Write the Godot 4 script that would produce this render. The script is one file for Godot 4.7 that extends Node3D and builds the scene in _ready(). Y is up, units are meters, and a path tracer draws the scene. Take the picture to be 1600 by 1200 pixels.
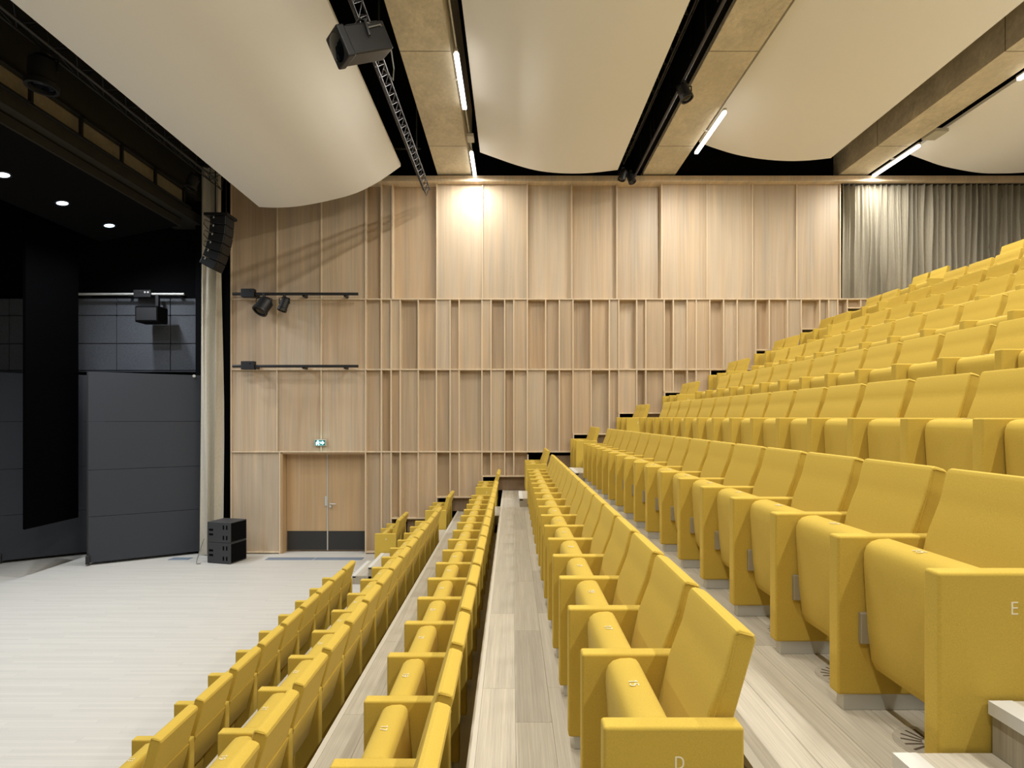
extends Node3D
# A raked auditorium seen from its near stair aisle, looking at the panelled side wall. x runs from the stage up the rake, y is up, metres.

const EYE := 2.845            # height of the camera over the stage floor
const FOCAL := 930.0          # pixels
const RISE := 0.4384          # rise of one row
const GOING := 0.95           # depth of one row
const ROW0 := -2.59           # front of the armrests in the first row
const WALL := -12.39          # front plane of the ribs on the side wall
const UNIT := 75.05           # drawing units of the wall elevation per metre
const PITCH := 0.5225         # seat pitch
const END := 10.08            # where the long rows stop, at the far stairs
const NEAR_Z := 10.0           # the wall behind the camera
const ORD := ["first", "second", "third", "fourth", "fifth", "sixth", "seventh", "eighth", "ninth", "tenth", "eleventh", "twelfth", "thirteenth", "fourteenth", "fifteenth", "sixteenth", "seventeenth"]

var M := {}
var used := {}
var rng := RandomNumberGenerator.new()


class MB:
	var v := PackedVector3Array()
	var n := PackedVector3Array()
	var xf := Transform3D()

	func tri(a: Vector3, b: Vector3, c: Vector3, na: Vector3, nb: Vector3, nc: Vector3) -> void:
		a = xf * a
		b = xf * b
		c = xf * c
		na = (xf.basis * na).normalized()
		nb = (xf.basis * nb).normalized()
		nc = (xf.basis * nc).normalized()
		if (b - a).cross(c - a).dot(na + nb + nc) > 0.0:
			v.append_array(PackedVector3Array([a, c, b]))
			n.append_array(PackedVector3Array([na, nc, nb]))
		else:
			v.append_array(PackedVector3Array([a, b, c]))
			n.append_array(PackedVector3Array([na, nb, nc]))

	func quad(a: Vector3, b: Vector3, c: Vector3, d: Vector3, na: Vector3, nb: Vector3, nc: Vector3, nd: Vector3) -> void:
		tri(a, b, c, na, nb, nc)
		tri(a, c, d, na, nc, nd)

	func box(lo: Vector3, hi: Vector3) -> MB:
		for ax in 3:
			for s in [0, 1]:
				var u := (ax + 1) % 3
				var w := (ax + 2) % 3
				var nn := Vector3.ZERO
				nn[ax] = 1.0 if s else -1.0
				var p := []
				for q in [[0, 0], [1, 0], [1, 1], [0, 1]]:
					var a := Vector3.ZERO
					a[ax] = hi[ax] if s else lo[ax]
					a[u] = hi[u] if q[0] else lo[u]
					a[w] = hi[w] if q[1] else lo[w]
					p.append(a)
				quad(p[0], p[1], p[2], p[3], nn, nn, nn, nn)
		return self

	# a box with rounded edges
	func rbox(lo: Vector3, hi: Vector3, r: float, seg := 1) -> MB:
		var c := (lo + hi) / 2.0
		var h := (hi - lo) / 2.0
		var k := 2 * (seg + 1)
		for ax in 3:
			for s in [-1.0, 1.0]:
				var u := (ax + 1) % 3
				var w := (ax + 2) % 3
				var pts := []
				var nrm := []
				for i in k:
					for j in k:
						var su := -1.0 if i <= seg else 1.0
						var sw := -1.0 if j <= seg else 1.0
						var ou := tan((float(i) / seg - 1.0 if i <= seg else float(i - seg - 1) / seg) * PI / 4)
						var ow := tan((float(j) / seg - 1.0 if j <= seg else float(j - seg - 1) / seg) * PI / 4)
						var d := Vector3.ZERO
						d[ax] = s
						d[u] = ou
						d[w] = ow
						d = d.normalized()
						var a := c
						a[ax] += s * (h[ax] - r)
						a[u] += su * (h[u] - r)
						a[w] += sw * (h[w] - r)
						pts.append(a + d * r)
						nrm.append(d)
				for i in k - 1:
					for j in k - 1:
						var q := [i * k + j, (i + 1) * k + j, (i + 1) * k + j + 1, i * k + j + 1]
						quad(pts[q[0]], pts[q[1]], pts[q[2]], pts[q[3]], nrm[q[0]], nrm[q[1]], nrm[q[2]], nrm[q[3]])
		return self

	# a profile in x and y (counterclockwise), drawn out along z, its ends bevelled
	func extrude(p: PackedVector2Array, z0: float, z1: float, bevel := 0.0, sharp := 35.0) -> MB:
		var m := p.size()
		var en := []
		for i in m:
			var d := (p[(i + 1) % m] - p[i]).normalized()
			en.append(Vector2(d.y, -d.x))
		var inner := PackedVector2Array()
		var na := []
		var nb := []
		for i in m:
			var e0: Vector2 = en[(i + m - 1) % m]
			var e1: Vector2 = en[i]
			var mid := (e0 + e1).normalized()
			inner.append(p[i] - mid * bevel / maxf(0.4, mid.dot(e1)))
			var soft := absf(e0.angle_to(e1)) < deg_to_rad(sharp)
			nb.append(mid if soft else e0)
			na.append(mid if soft else e1)
		for i in m:
			var j := (i + 1) % m
			var n0 := Vector3(na[i].x, na[i].y, 0)
			var n1 := Vector3(nb[j].x, nb[j].y, 0)
			quad(Vector3(p[i].x, p[i].y, z0 + bevel), Vector3(p[j].x, p[j].y, z0 + bevel), Vector3(p[j].x, p[j].y, z1 - bevel), Vector3(p[i].x, p[i].y, z1 - bevel), n0, n1, n1, n0)
			if bevel > 0.0:
				for e in [[z0, z0 + bevel, -1.0], [z1, z1 - bevel, 1.0]]:
					var z := Vector3(0, 0, e[2])
					quad(Vector3(p[i].x, p[i].y, e[1]), Vector3(p[j].x, p[j].y, e[1]), Vector3(inner[j].x, inner[j].y, e[0]), Vector3(inner[i].x, inner[i].y, e[0]), n0, n1, (n1 * 0.4 + z).normalized(), (n0 * 0.4 + z).normalized())
		var t := Geometry2D.triangulate_polygon(inner)
		for e in [[z0, -1.0], [z1, 1.0]]:
			var z := Vector3(0, 0, e[1])
			for i in range(0, t.size(), 3):
				tri(Vector3(inner[t[i]].x, inner[t[i]].y, e[0]), Vector3(inner[t[i + 1]].x, inner[t[i + 1]].y, e[0]), Vector3(inner[t[i + 2]].x, inner[t[i + 2]].y, e[0]), z, z, z)
		return self

	func tube(path: Array, r: float, sides := 6) -> MB:
		var rings := []
		var m := path.size()
		for i in m:
			var a: Vector3 = path[maxi(i - 1, 0)]
			var b: Vector3 = path[mini(i + 1, m - 1)]
			var t := (b - a).normalized()
			var s := t.cross(Vector3.UP if absf(t.y) < 0.9 else Vector3.RIGHT).normalized()
			var o := s.cross(t)
			var ring := []
			for k in sides:
				var f := TAU * k / sides
				ring.append((s * cos(f) + o * sin(f)))
			rings.append(ring)
		for i in m - 1:
			for k in sides:
				var l := (k + 1) % sides
				quad(path[i] + rings[i][k] * r, path[i] + rings[i][l] * r, path[i + 1] + rings[i + 1][l] * r, path[i + 1] + rings[i + 1][k] * r, rings[i][k], rings[i][l], rings[i + 1][l], rings[i + 1][k])
		for e in [0, m - 1]:
			var q: Vector3 = (path[1] - path[0] if e else path[0] - path[1]).normalized()
			if e:
				q = (path[m - 1] - path[m - 2]).normalized()
			for k in range(1, sides - 1):
				tri(path[e] + rings[e][0] * r, path[e] + rings[e][k] * r, path[e] + rings[e][k + 1] * r, q, q, q)
		return self

	# a profile of (radius, height) turned round the y axis
	func lathe(p: PackedVector2Array, sides := 20) -> MB:
		for i in p.size() - 1:
			var d := p[i + 1] - p[i]
			if d.length() < 1e-6:
				continue
			var e := Vector2(d.y, -d.x).normalized()
			for k in sides:
				var f0 := TAU * k / sides
				var f1 := TAU * (k + 1) / sides
				var c0 := Vector3(cos(f0), 0, sin(f0))
				var c1 := Vector3(cos(f1), 0, sin(f1))
				var n0 := c0 * e.x + Vector3(0, e.y, 0)
				var n1 := c1 * e.x + Vector3(0, e.y, 0)
				quad(c0 * p[i].x + Vector3(0, p[i].y, 0), c1 * p[i].x + Vector3(0, p[i].y, 0), c1 * p[i + 1].x + Vector3(0, p[i + 1].y, 0), c0 * p[i + 1].x + Vector3(0, p[i + 1].y, 0), n0, n1, n1, n0)
		return self

	func done() -> ArrayMesh:
		var a := []
		a.resize(Mesh.ARRAY_MAX)
		a[Mesh.ARRAY_VERTEX] = v
		a[Mesh.ARRAY_NORMAL] = n
		var m := ArrayMesh.new()
		m.add_surface_from_arrays(Mesh.PRIMITIVE_TRIANGLES, a)
		return m


# ---------------------------------------------------------------- helpers

func wx(u: float) -> float:   # wall elevation, across
	return (u - 800.0) / UNIT


func wy(u: float) -> float:   # wall elevation, up
	return EYE + (652.0 - u) / UNIT


func row_x(k: int) -> float:
	return ROW0 + GOING * k


func edge_x(k: int) -> float:  # nosing of the platform of row k
	return row_x(k) - 0.46


func numbered(called: String) -> String:
	var k: int = used.get(called, 0)
	used[called] = k + 1
	return called if k == 0 else "%s_%03d" % [called, k]


func thing(called: String, label: String, category: String, at := Vector3.ZERO, turn := 0.0, group := "") -> Node3D:
	var o := Node3D.new()
	o.name = numbered(called)
	add_child(o, true)
	o.position = at
	o.rotation.y = turn
	tag(o, label, category, group)
	return o


func tag(o: Node, label: String, category := "", group := "") -> void:
	o.set_meta("label", label)
	if category:
		o.set_meta("category", category)
	if group:
		o.set_meta("group", group)


func part(called: String, mesh: Mesh, m: Material, parent: Node, at := Vector3.ZERO) -> MeshInstance3D:
	var o := MeshInstance3D.new()
	o.name = numbered(called) if parent == self else called
	o.mesh = mesh
	o.material_override = m
	o.position = at
	parent.add_child(o, true)
	return o


func struct(called: String, mesh: Mesh, m: Material, label := "") -> MeshInstance3D:
	var o := part(called, mesh, m, self)
	o.set_meta("kind", "structure")
	if label:
		o.set_meta("label", label)
	return o


func boxm(lo: Vector3, hi: Vector3) -> ArrayMesh:
	return MB.new().box(lo, hi).done()


func rb(lo: Vector3, hi: Vector3, r: float, seg := 1) -> ArrayMesh:
	return MB.new().rbox(lo, hi, r, seg).done()


func text(s: String, height: float) -> TextMesh:
	var t := TextMesh.new()
	t.text = s
	var f := SystemFont.new()
	f.font_names = PackedStringArray(["Droid Sans"])
	t.font = f
	t.font_size = 24
	t.pixel_size = height / 17.0
	t.depth = 0.0015
	t.curve_step = 2.0
	return t


func mat(called: String, c: Color, rough := 0.8, metal := 0.0) -> StandardMaterial3D:
	var m := StandardMaterial3D.new()
	m.resource_name = called
	m.albedo_color = c
	m.roughness = rough
	m.metallic = metal
	M[called] = m
	return m


func skin(m: StandardMaterial3D, t: Texture2D, scale: Vector3, offset := Vector3.ZERO, world := true) -> StandardMaterial3D:
	m.albedo_texture = t
	m.uv1_triplanar = true
	m.uv1_world_triplanar = world
	m.uv1_triplanar_sharpness = 8.0
	m.uv1_scale = scale
	m.uv1_offset = offset
	return m


func relief(m: StandardMaterial3D, t: Texture2D, cm: float) -> StandardMaterial3D:
	m.heightmap_enabled = true
	m.heightmap_texture = t
	m.heightmap_scale = cm
	return m


func noise(s: int, freq: float, octaves := 4) -> FastNoiseLite:
	var f := FastNoiseLite.new()
	f.seed = s
	f.noise_type = FastNoiseLite.TYPE_SIMPLEX_SMOOTH
	f.frequency = freq
	f.fractal_octaves = octaves
	return f


# A square of tone that repeats without a seam: noise on a torus, stretched by (kx, ky).
func torus(f: FastNoiseLite, u: float, w: float, kx: float, ky: float) -> float:
	var a := f.get_noise_3d(u * kx, w * ky, 0.0)
	var b := f.get_noise_3d((u - 1.0) * kx, w * ky, 0.0)
	var c := f.get_noise_3d(u * kx, (w - 1.0) * ky, 0.0)
	var d := f.get_noise_3d((u - 1.0) * kx, (w - 1.0) * ky, 0.0)
	return lerpf(lerpf(a, b, u), lerpf(c, d, u), w) * 1.25


func picture(side: int, f: Callable) -> ImageTexture:
	var im := Image.create(side, side, false, Image.FORMAT_RGB8)
	for y in side:
		for x in side:
			im.set_pixel(x, y, f.call((x + 0.5) / side, (y + 0.5) / side))
	return ImageTexture.create_from_image(im)


func make_materials() -> void:
	var n1 := noise(11, 1.0, 3)
	var n2 := noise(12, 1.0, 3)
	var n3 := noise(13, 1.0, 2)
	# veneer: upright streaks, a few wide leaves, faint pores
	var veneer := picture(512, func(u: float, w: float) -> Color:
		var t := 0.93 + 0.05 * torus(n1, u, w, 26.0, 1.2) + 0.032 * torus(n2, u, w, 110.0, 2.5) + 0.05 * torus(n3, u, w, 6.0, 0.5)
		var warm := 0.022 * torus(n3, u, w, 9.0, 0.8) + 0.02 * torus(n1, u, w, 14.0, 3.0)
		t += 0.014 * sin(26.0 * torus(n3, u, w, 5.0, 0.45))
		if torus(n2, u + 0.5 if u < 0.5 else u - 0.5, w, 90.0, 16.0) > 0.66:
			t -= 0.07
		return Color(t + warm, t, t - warm * 1.6))
	for k in 6:
		var tint: float = [1.0, 0.95, 1.03, 0.915, 0.98, 0.965][k]
		var hue: float = [0.0, 0.012, -0.012, 0.008, -0.008, 0.016][k]
		var m := mat("oak_%d" % k, Color(0.805 * tint + hue, 0.715 * tint, 0.60 * tint - hue), 0.5)
		skin(m, veneer, Vector3(0.55, 0.3, 0.55), Vector3(0.137 * k, 0.31 * k, 0.2))
	skin(mat("oak_rib", Color(0.89, 0.805, 0.68), 0.5), veneer, Vector3(0.55, 0.3, 0.55))
	skin(mat("oak_door", Color(0.775, 0.65, 0.49), 0.5), veneer, Vector3(0.5, 0.25, 0.5), Vector3(0.4, 0.1, 0))
	skin(mat("oak_skirting", Color(0.60, 0.50, 0.39), 0.6), veneer, Vector3(0.5, 0.25, 0.5))
	# laminate planks of the tiers: long streaks along the row (v)
	var grain := picture(512, func(u: float, w: float) -> Color:
		var t := 0.90 + 0.08 * torus(n1, u, w, 60.0, 2.2) + 0.08 * torus(n2, u, w, 190.0, 9.0) + 0.05 * torus(n3, u, w, 14.0, 1.0)
		return Color(t, t - 0.004, t - 0.012))
	for k in 4:
		var tint: float = [1.0, 0.955, 0.98, 0.925][k]
		skin(mat("plank_%d" % k, Color(0.83 * tint, 0.80 * tint, 0.735 * tint), 0.55), grain, Vector3(1.6, 1.6, 0.45), Vector3(0.21 * k, 0, 0.37 * k))
	skin(mat("platform", Color(0.60, 0.56, 0.49), 0.6), grain, Vector3(1.6, 1.6, 0.45))
	skin(mat("riser", Color(0.72, 0.685, 0.61), 0.6), grain, Vector3(1.6, 0.5, 1.6))
	mat("nosing", Color(0.79, 0.765, 0.71), 0.5)
	mat("step_nosing", Color(0.84, 0.835, 0.81), 0.45)
	# narrow boards of the stage, running across it (u)
	var boards := RandomNumberGenerator.new()
	boards.seed = 5
	var tone := []
	for i in 16 * 8:
		tone.append(boards.randf_range(-1, 1))
	var shift := []
	for i in 16:
		shift.append(boards.randf())
	var stage := picture(1024, func(u: float, w: float) -> Color:
		var i := int(w * 16) % 16
		var along := fposmod(u + shift[i], 1.0)
		var t: float = 0.95 + 0.022 * tone[i * 8 + int(along * 3)] + 0.03 * torus(n1, u, w, 3.0, 120.0) + 0.02 * torus(n2, u, w, 8.0, 300.0)
		var gap := fposmod(w * 16, 1.0)
		if gap < 0.03 or fposmod(along * 3, 1.0) < 0.002:
			t *= 0.90
		return Color(t, t - 0.004, t - 0.012))
	skin(mat("stage_boards", Color(0.80, 0.787, 0.755), 0.5), stage, Vector3(0.28, 0.5, 1.25))
	# wool felt
	var wool := picture(256, func(u: float, w: float) -> Color:
		var t := 0.95 + 0.05 * torus(n1, u, w, 40.0, 40.0) + 0.05 * torus(n2, u, w, 110.0, 60.0)
		return Color(t, t, t - 0.01))
	var y := skin(mat("yellow_wool", Color(0.83, 0.708, 0.315), 0.95), wool, Vector3(4, 4, 4), Vector3.ZERO, false)
	y.metallic_specular = 0.25
	y.rim_enabled = true
	y.rim = 0.35
	y.rim_tint = 0.6
	mat("white_print", Color(0.93, 0.90, 0.78), 0.7)
	mat("steel", Color(0.78, 0.78, 0.76), 0.4, 0.3)
	mat("bracket", Color(0.64, 0.62, 0.57), 0.4, 0.3)
	# concrete
	var conc := picture(512, func(u: float, w: float) -> Color:
		var t := 0.88 + 0.10 * torus(n1, u, w, 5.0, 5.0) + 0.07 * torus(n2, u, w, 30.0, 22.0) + 0.04 * torus(n3, u, w, 120.0, 120.0)
		if torus(n2, u + 0.5 if u < 0.5 else u - 0.5, w, 70.0, 90.0) > 0.62:
			t -= 0.16
		return Color(t, t - 0.01, t - 0.04))
	relief(skin(mat("concrete", Color(0.90, 0.86, 0.775), 0.85), conc, Vector3(0.5, 0.5, 0.4)), conc, 0.4)
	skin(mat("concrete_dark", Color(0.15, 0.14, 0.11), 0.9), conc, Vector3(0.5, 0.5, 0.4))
	mat("cloud", Color(0.935, 0.93, 0.915), 0.75)
	mat("black", Color(0.03, 0.031, 0.035), 0.95).metallic_specular = 0.2
	mat("black_paint", Color(0.06, 0.062, 0.068), 0.55)
	mat("black_metal", Color(0.085, 0.085, 0.09), 0.5)
	mat("truss", Color(0.24, 0.24, 0.25), 0.45, 0.3)
	mat("stage_grey", Color(0.172, 0.185, 0.208), 0.7)
	mat("soffit", Color(0.065, 0.065, 0.07), 0.9).metallic_specular = 0.15
	skin(mat("header", Color(0.62, 0.59, 0.53), 0.85), conc, Vector3(0.5, 0.5, 0.4))
	mat("velvet", Color(0.012, 0.012, 0.014), 1.0).metallic_specular = 0.1
	var fleck := picture(256, func(u: float, w: float) -> Color:
		var t := 0.8 + 0.35 * torus(n1, u, w, 60.0, 60.0) + 0.2 * torus(n2, u, w, 120.0, 120.0)
		return Color(t, t, t))
	skin(mat("acoustic", Color(0.36, 0.375, 0.40), 0.95), fleck, Vector3(1.5, 1.5, 1.5))
	var weave := picture(256, func(u: float, w: float) -> Color:
		var t := 0.94 + 0.06 * torus(n1, u, w, 60.0, 12.0)
		return Color(t, t, t))
	skin(mat("linen", Color(0.62, 0.59, 0.52), 0.9), weave, Vector3(1, 1, 1))
	skin(mat("linen_pale", Color(0.78, 0.75, 0.68), 0.9), weave, Vector3(1, 1, 1))
	mat("kick", Color(0.17, 0.165, 0.16), 0.6)
	mat("grille", Color(0.52, 0.56, 0.61), 0.5, 0.1)
	mat("slot", Color(0.34, 0.29, 0.23), 0.8)
	mat("sub_paint", Color(0.20, 0.205, 0.21), 0.55)
	mat("lens", Color(0.05, 0.06, 0.08), 0.1, 0.2)
	mat("cable", Color(0.08, 0.08, 0.08), 0.6)
	mat("cable_grey", Color(0.5, 0.5, 0.48), 0.6)
	mat("box_white", Color(0.72, 0.70, 0.64), 0.6)
	glow("led", Color(1.0, 0.985, 0.96), 3.2)
	glow("downlight", Color(0.80, 0.90, 1.0), 3.0)
	glow("sign_glow", Color(0.75, 0.97, 1.0), 1.6)
	mat("sign_green", Color(0.10, 0.36, 0.34), 0.5)


func glow(called: String, c: Color, energy: float) -> void:
	var m := mat(called, c, 0.6)
	m.emission_enabled = true
	m.emission = c
	m.emission_energy_multiplier = energy


# ---------------------------------------------------------------- camera, light

func make_camera() -> void:
	var cam := Camera3D.new()
	cam.name = "camera"
	cam.projection = Camera3D.PROJECTION_FRUSTUM   # a shift lens: the uprights stay upright
	cam.near = 0.05
	cam.far = 60.0
	cam.size = 1200.0 / FOCAL * cam.near
	cam.frustum_offset = Vector2(0, 52.0 / FOCAL * cam.near)
	cam.position = Vector3(0, EYE, 0)
	add_child(cam)
	cam.current = true
	var w := WorldEnvironment.new()
	w.name = "environment"
	var e := Environment.new()
	e.background_mode = Environment.BG_COLOR
	e.background_color = Color(0, 0, 0)
	e.tonemap_mode = Environment.TONE_MAPPER_LINEAR
	e.tonemap_exposure = 1.28
	e.sdfgi_enabled = true
	e.ssao_enabled = true
	e.ssil_enabled = true
	w.environment = e
	add_child(w)


const BATTEN := 6.0      # energy of one LED batten


func batten(x: float, z0: float, z1: float, label: String) -> void:
	var y := 7.80
	var o := thing("led_batten", label, "light", Vector3(x, y, -(z0 + z1) / 2), 0.0, "LED battens beside the concrete beams")
	var h := (z1 - z0) / 2
	part("housing", boxm(Vector3(-0.022, 0.02, -h - 0.02), Vector3(0.022, 0.05, h + 0.02)), M.box_white, o)
	part("tube", MB.new().rbox(Vector3(-0.036, -0.03, -h), Vector3(0.036, 0.02, h), 0.016, 1).done(), M.led, o)
	part("bracket", boxm(Vector3(-0.1, 0.05, -0.02), Vector3(0.0, 0.065, 0.02)), M.box_white, o)
	var l := AreaLight3D.new()
	l.name = "batten_light"
	l.area_size = Vector2(0.07, z1 - z0)
	l.light_color = Color(1.0, 0.987, 0.955)
	l.light_energy = BATTEN * (z1 - z0) * (0.72 if z1 > 12.0 else 1.1)
	l.position = Vector3(0, -0.04, 0)
	l.rotation.x = -PI / 2
	l.shadow_enabled = true
	l.set("area_range", 40.0)
	o.add_child(l)


# ---------------------------------------------------------------- the room

func make_shell() -> void:
	var zb := NEAR_Z
	struct("floor", boxm(Vector3(-15, -0.2, -13.2), Vector3(edge_x(1), 0, zb)), M.stage_boards, "pale narrow-board stage floor running in front of the seats")
	struct("ceiling", boxm(Vector3(-15.2, 9.3, -13.2), Vector3(11.6, 9.5, zb + 0.2)), M.black, "black ceiling void above the hung panels")
	struct("wall_near", boxm(Vector3(-15.2, -0.2, zb), Vector3(11.6, 9.5, zb + 0.2)), M.oak_3)
	struct("wall_back", boxm(Vector3(11.4, 0, -13.2), Vector3(11.6, 9.5, zb)), M.oak_3)
	struct("wall_stage_rear", boxm(Vector3(-15.2, -0.2, -13.2), Vector3(-15, 9.5, zb)), M.black)
	# tiers
	for k in range(1, 12):
		var x0 := edge_x(k)
		var x1 := edge_x(k + 1) if k < 11 else 11.4
		var y := RISE * k
		var o := struct("tier_platform", boxm(Vector3(x0 + 0.02, 0 if k == 1 else y - RISE - 0.1, -13.2), Vector3(x1 + 0.04, y - 0.012, zb)), M.platform, "timber floored tier of the raked seating")
		if k <= 5:
			tier_boards(o, k, x0, x1, y)
			part("riser", boxm(Vector3(x0 + 0.008, y - RISE, WALL - 0.1), Vector3(x0 + 0.02, y - 0.03, zb)), M.riser, o)
		else:
			part("tread", boxm(Vector3(x0 + 0.03, y - 0.012, WALL - 0.1), Vector3(x1 + 0.02, y, zb)), M.plank_0, o)
		part("nosing", boxm(Vector3(x0, y - 0.03, WALL - 0.1), Vector3(x0 + 0.035, y + 0.002, zb)), M.nosing, o)
	# steps in the two stair aisles
	for k in range(0, 11):
		for near in [false, true]:
			if near and (k < 3 or k > 5):
				continue
			for s in 2:
				var x0 := edge_x(k + 1) - (0.63 if s == 0 else 0.36)
				var y := RISE * k
				var z0 := 10.14 if not near else 0.45
				var z1 := 11.19 if not near else 1.675
				var top := y + RISE / 3.0 * (s + 1)
				var o := struct("stair_step", boxm(Vector3(x0 + 0.012, y, -z1), Vector3(edge_x(k + 1) + 0.01, top - 0.012, -z0)), M.riser, "pale timber step of the stair aisle")
				part("tread", boxm(Vector3(x0 + 0.07, top - 0.012, -z1), Vector3(edge_x(k + 1) + 0.01 if s else x0 + 0.28, top, -z0)), M.plank_0, o)
				part("nosing", boxm(Vector3(x0, top - 0.035, -z1), Vector3(x0 + 0.068, top + 0.002, -z0)), M.step_nosing, o)


func tier_boards(o: Node, k: int, x0: float, x1: float, y: float) -> void:
	rng.seed = 100 + k
	var w := (x1 - x0 - 0.035) / 5.0
	for c in 5:
		var z := -WALL + 0.05 - rng.randf() * 0.9
		var a := -WALL + 0.08
		while a > -1.2:
			var b := maxf(z, -1.3)
			var m: Material = M["plank_%d" % rng.randi_range(0, 3)]
			part("plank", boxm(Vector3(x0 + 0.036 + c * w, y - 0.012, -a), Vector3(x0 + 0.0345 + (c + 1) * w, y, -b - 0.0015)), m, o)
			a = b
			z = b - 1.28


func depth_of(tier: int, c: int) -> float:
	return [0.035, 0.13, 0.085][(c * 1 + tier * 2 + (c / 7)) % 3]


func make_side_wall() -> void:
	var w := Node3D.new()
	w.name = "wall_side"
	add_child(w)
	w.set_meta("kind", "structure")
	w.set_meta("label", "oak panelled side wall with ribs and recessed panels behind the seats")
	part("backing", boxm(Vector3(-5.95, -0.2, -13.0), Vector3(11.4, 9.3, -12.75)), M.black, w)
	part("upper_wall", boxm(Vector3(-6.4, wy(277.5), -12.75), Vector3(11.4, 9.3, -12.5)), M.black, w)
	rng.seed = 21
	var fine := [571.1, 595.7, 611.0, 625.3, 653.5, 681.8, 703.3, 717.4, 753.0, 767.3, 788.6, 802.8, 824.0, 852.6, 874.0, 895.4, 923.7, 952.2, 966.9, 995.0, 1009.2, 1037.8, 1052.0, 1073.7, 1087.9, 1109.0, 1130.7, 1152.0, 1181.0, 1202.0, 1230.7, 1252.0, 1281.0, 1295.0, 1309.0, 1324.0, 1345.0, 1359.0, 1396.0]
	var left := [361.0, 432.5, 501.7]
	var wide := [361.0, 432.5, 501.7, 571.0, 595.7, 612.8, 682.5, 754.0, 824.0, 893.6, 964.0, 1034.0, 1104.5, 1176.0, 1245.0, 1313.0]
	var tiers := [[287.0, 467.3, wide], [467.3, 577.3, left + fine], [577.3, 705.9, left + fine], [705.9, 862.5, [361.0, 437.0] + fine]]
	# how deep each panel sits, tier by tier: s shallow, m middle, d deep
	var deep := ["sssdmdssmmdssssm", "sssmmsdmsdmsdmsdmsdmsdmsdmssdmmdmsdmsdmsdm", "sssmdmsdmsdmsdmsdmsdmsdmsdmsdmsdmsdm", "s-msdmsdmsdmddddd"]
	for t in 4:
		var xs: Array = tiers[t][2]
		for i in xs.size() - 1:
			var a: float = xs[i]
			var b: float = xs[i + 1]
			if t == 3 and i == 1:
				continue   # the doorway
			var top: float = tiers[t][0]
			var low: float = tiers[t][1]
			if a >= 610.0:
				low = minf(low, 809.0 - 32.9 * floorf((a - 609.0) / 71.27))
			if low <= top + 6.0 or (t == 3 and a >= 823.0):
				continue
			var d: float = {"s": 0.03, "m": 0.09, "d": 0.165, "-": 0.2}[deep[t][mini(i, deep[t].length() - 1)]]
			var m: Material = M["oak_%d" % rng.randi_range(0, 5)]
			part("panel", boxm(Vector3(wx(a), wy(low), WALL - d - 0.02), Vector3(wx(b), wy(top), WALL - d)), m, w)
			part("rib", boxm(Vector3(wx(a) - 0.0125, wy(low), -12.75), Vector3(wx(a) + 0.0125, wy(top), WALL + 0.001)), M.oak_rib, w)
			if t == 0 and i == xs.size() - 2:
				part("rib", boxm(Vector3(wx(b) - 0.0125, wy(low), -12.75), Vector3(wx(b) + 0.0125, wy(top), WALL)), M.oak_rib, w)
	# rails
	part("rail", boxm(Vector3(wx(361), wy(468.2), -12.75), Vector3(11.4, wy(466.4), WALL + 0.006)), M.oak_rib, w)
	part("rail", boxm(Vector3(wx(361), wy(578.3), -12.75), Vector3(wx(1181), wy(576.2), WALL + 0.006)), M.oak_rib, w)
	part("rail", boxm(Vector3(wx(361), wy(706.9), -12.75), Vector3(wx(895), wy(705.0), WALL + 0.006)), M.oak_rib, w)
	part("top_rail", rb(Vector3(wx(361), wy(287.5), -12.75), Vector3(11.4, wy(278.5), WALL + 0.14), 0.008), M.oak_rib, w)
	for m in 11:
		var a := 611.0 + 71.27 * m
		var y := wy(809.0 - 32.9 * m)
		if m != 3 and m != 7:   # there the long rails already close the panels
			part("rail", boxm(Vector3(wx(a) - 0.01, y - 0.026, -12.75), Vector3(wx(a + 71.27), y, WALL + 0.004)), M.oak_rib, w)
		part("rib", boxm(Vector3(wx(a) - 0.0125, y - RISE, -12.75), Vector3(wx(a) + 0.0125, y - 0.001, WALL + 0.001)), M.oak_rib, w)
	part("rail", boxm(Vector3(wx(361), wy(864.0), -12.75), Vector3(wx(437), wy(861.6), WALL + 0.006)), M.oak_rib, w)
	part("rail", boxm(Vector3(wx(571), wy(864.0), -12.75), Vector3(wx(612), wy(861.6), WALL + 0.006)), M.oak_rib, w)
	# skirting above each tier
	for k in range(1, 12):
		var top := wy(809.0 - 32.9 * (k - 1)) - 0.03
		part("skirting", boxm(Vector3(edge_x(k) - 0.10, RISE * k, -12.6), Vector3(edge_x(k + 1) - 0.10, top, -12.5)), M.oak_skirting, w)
	make_door(w)


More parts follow.
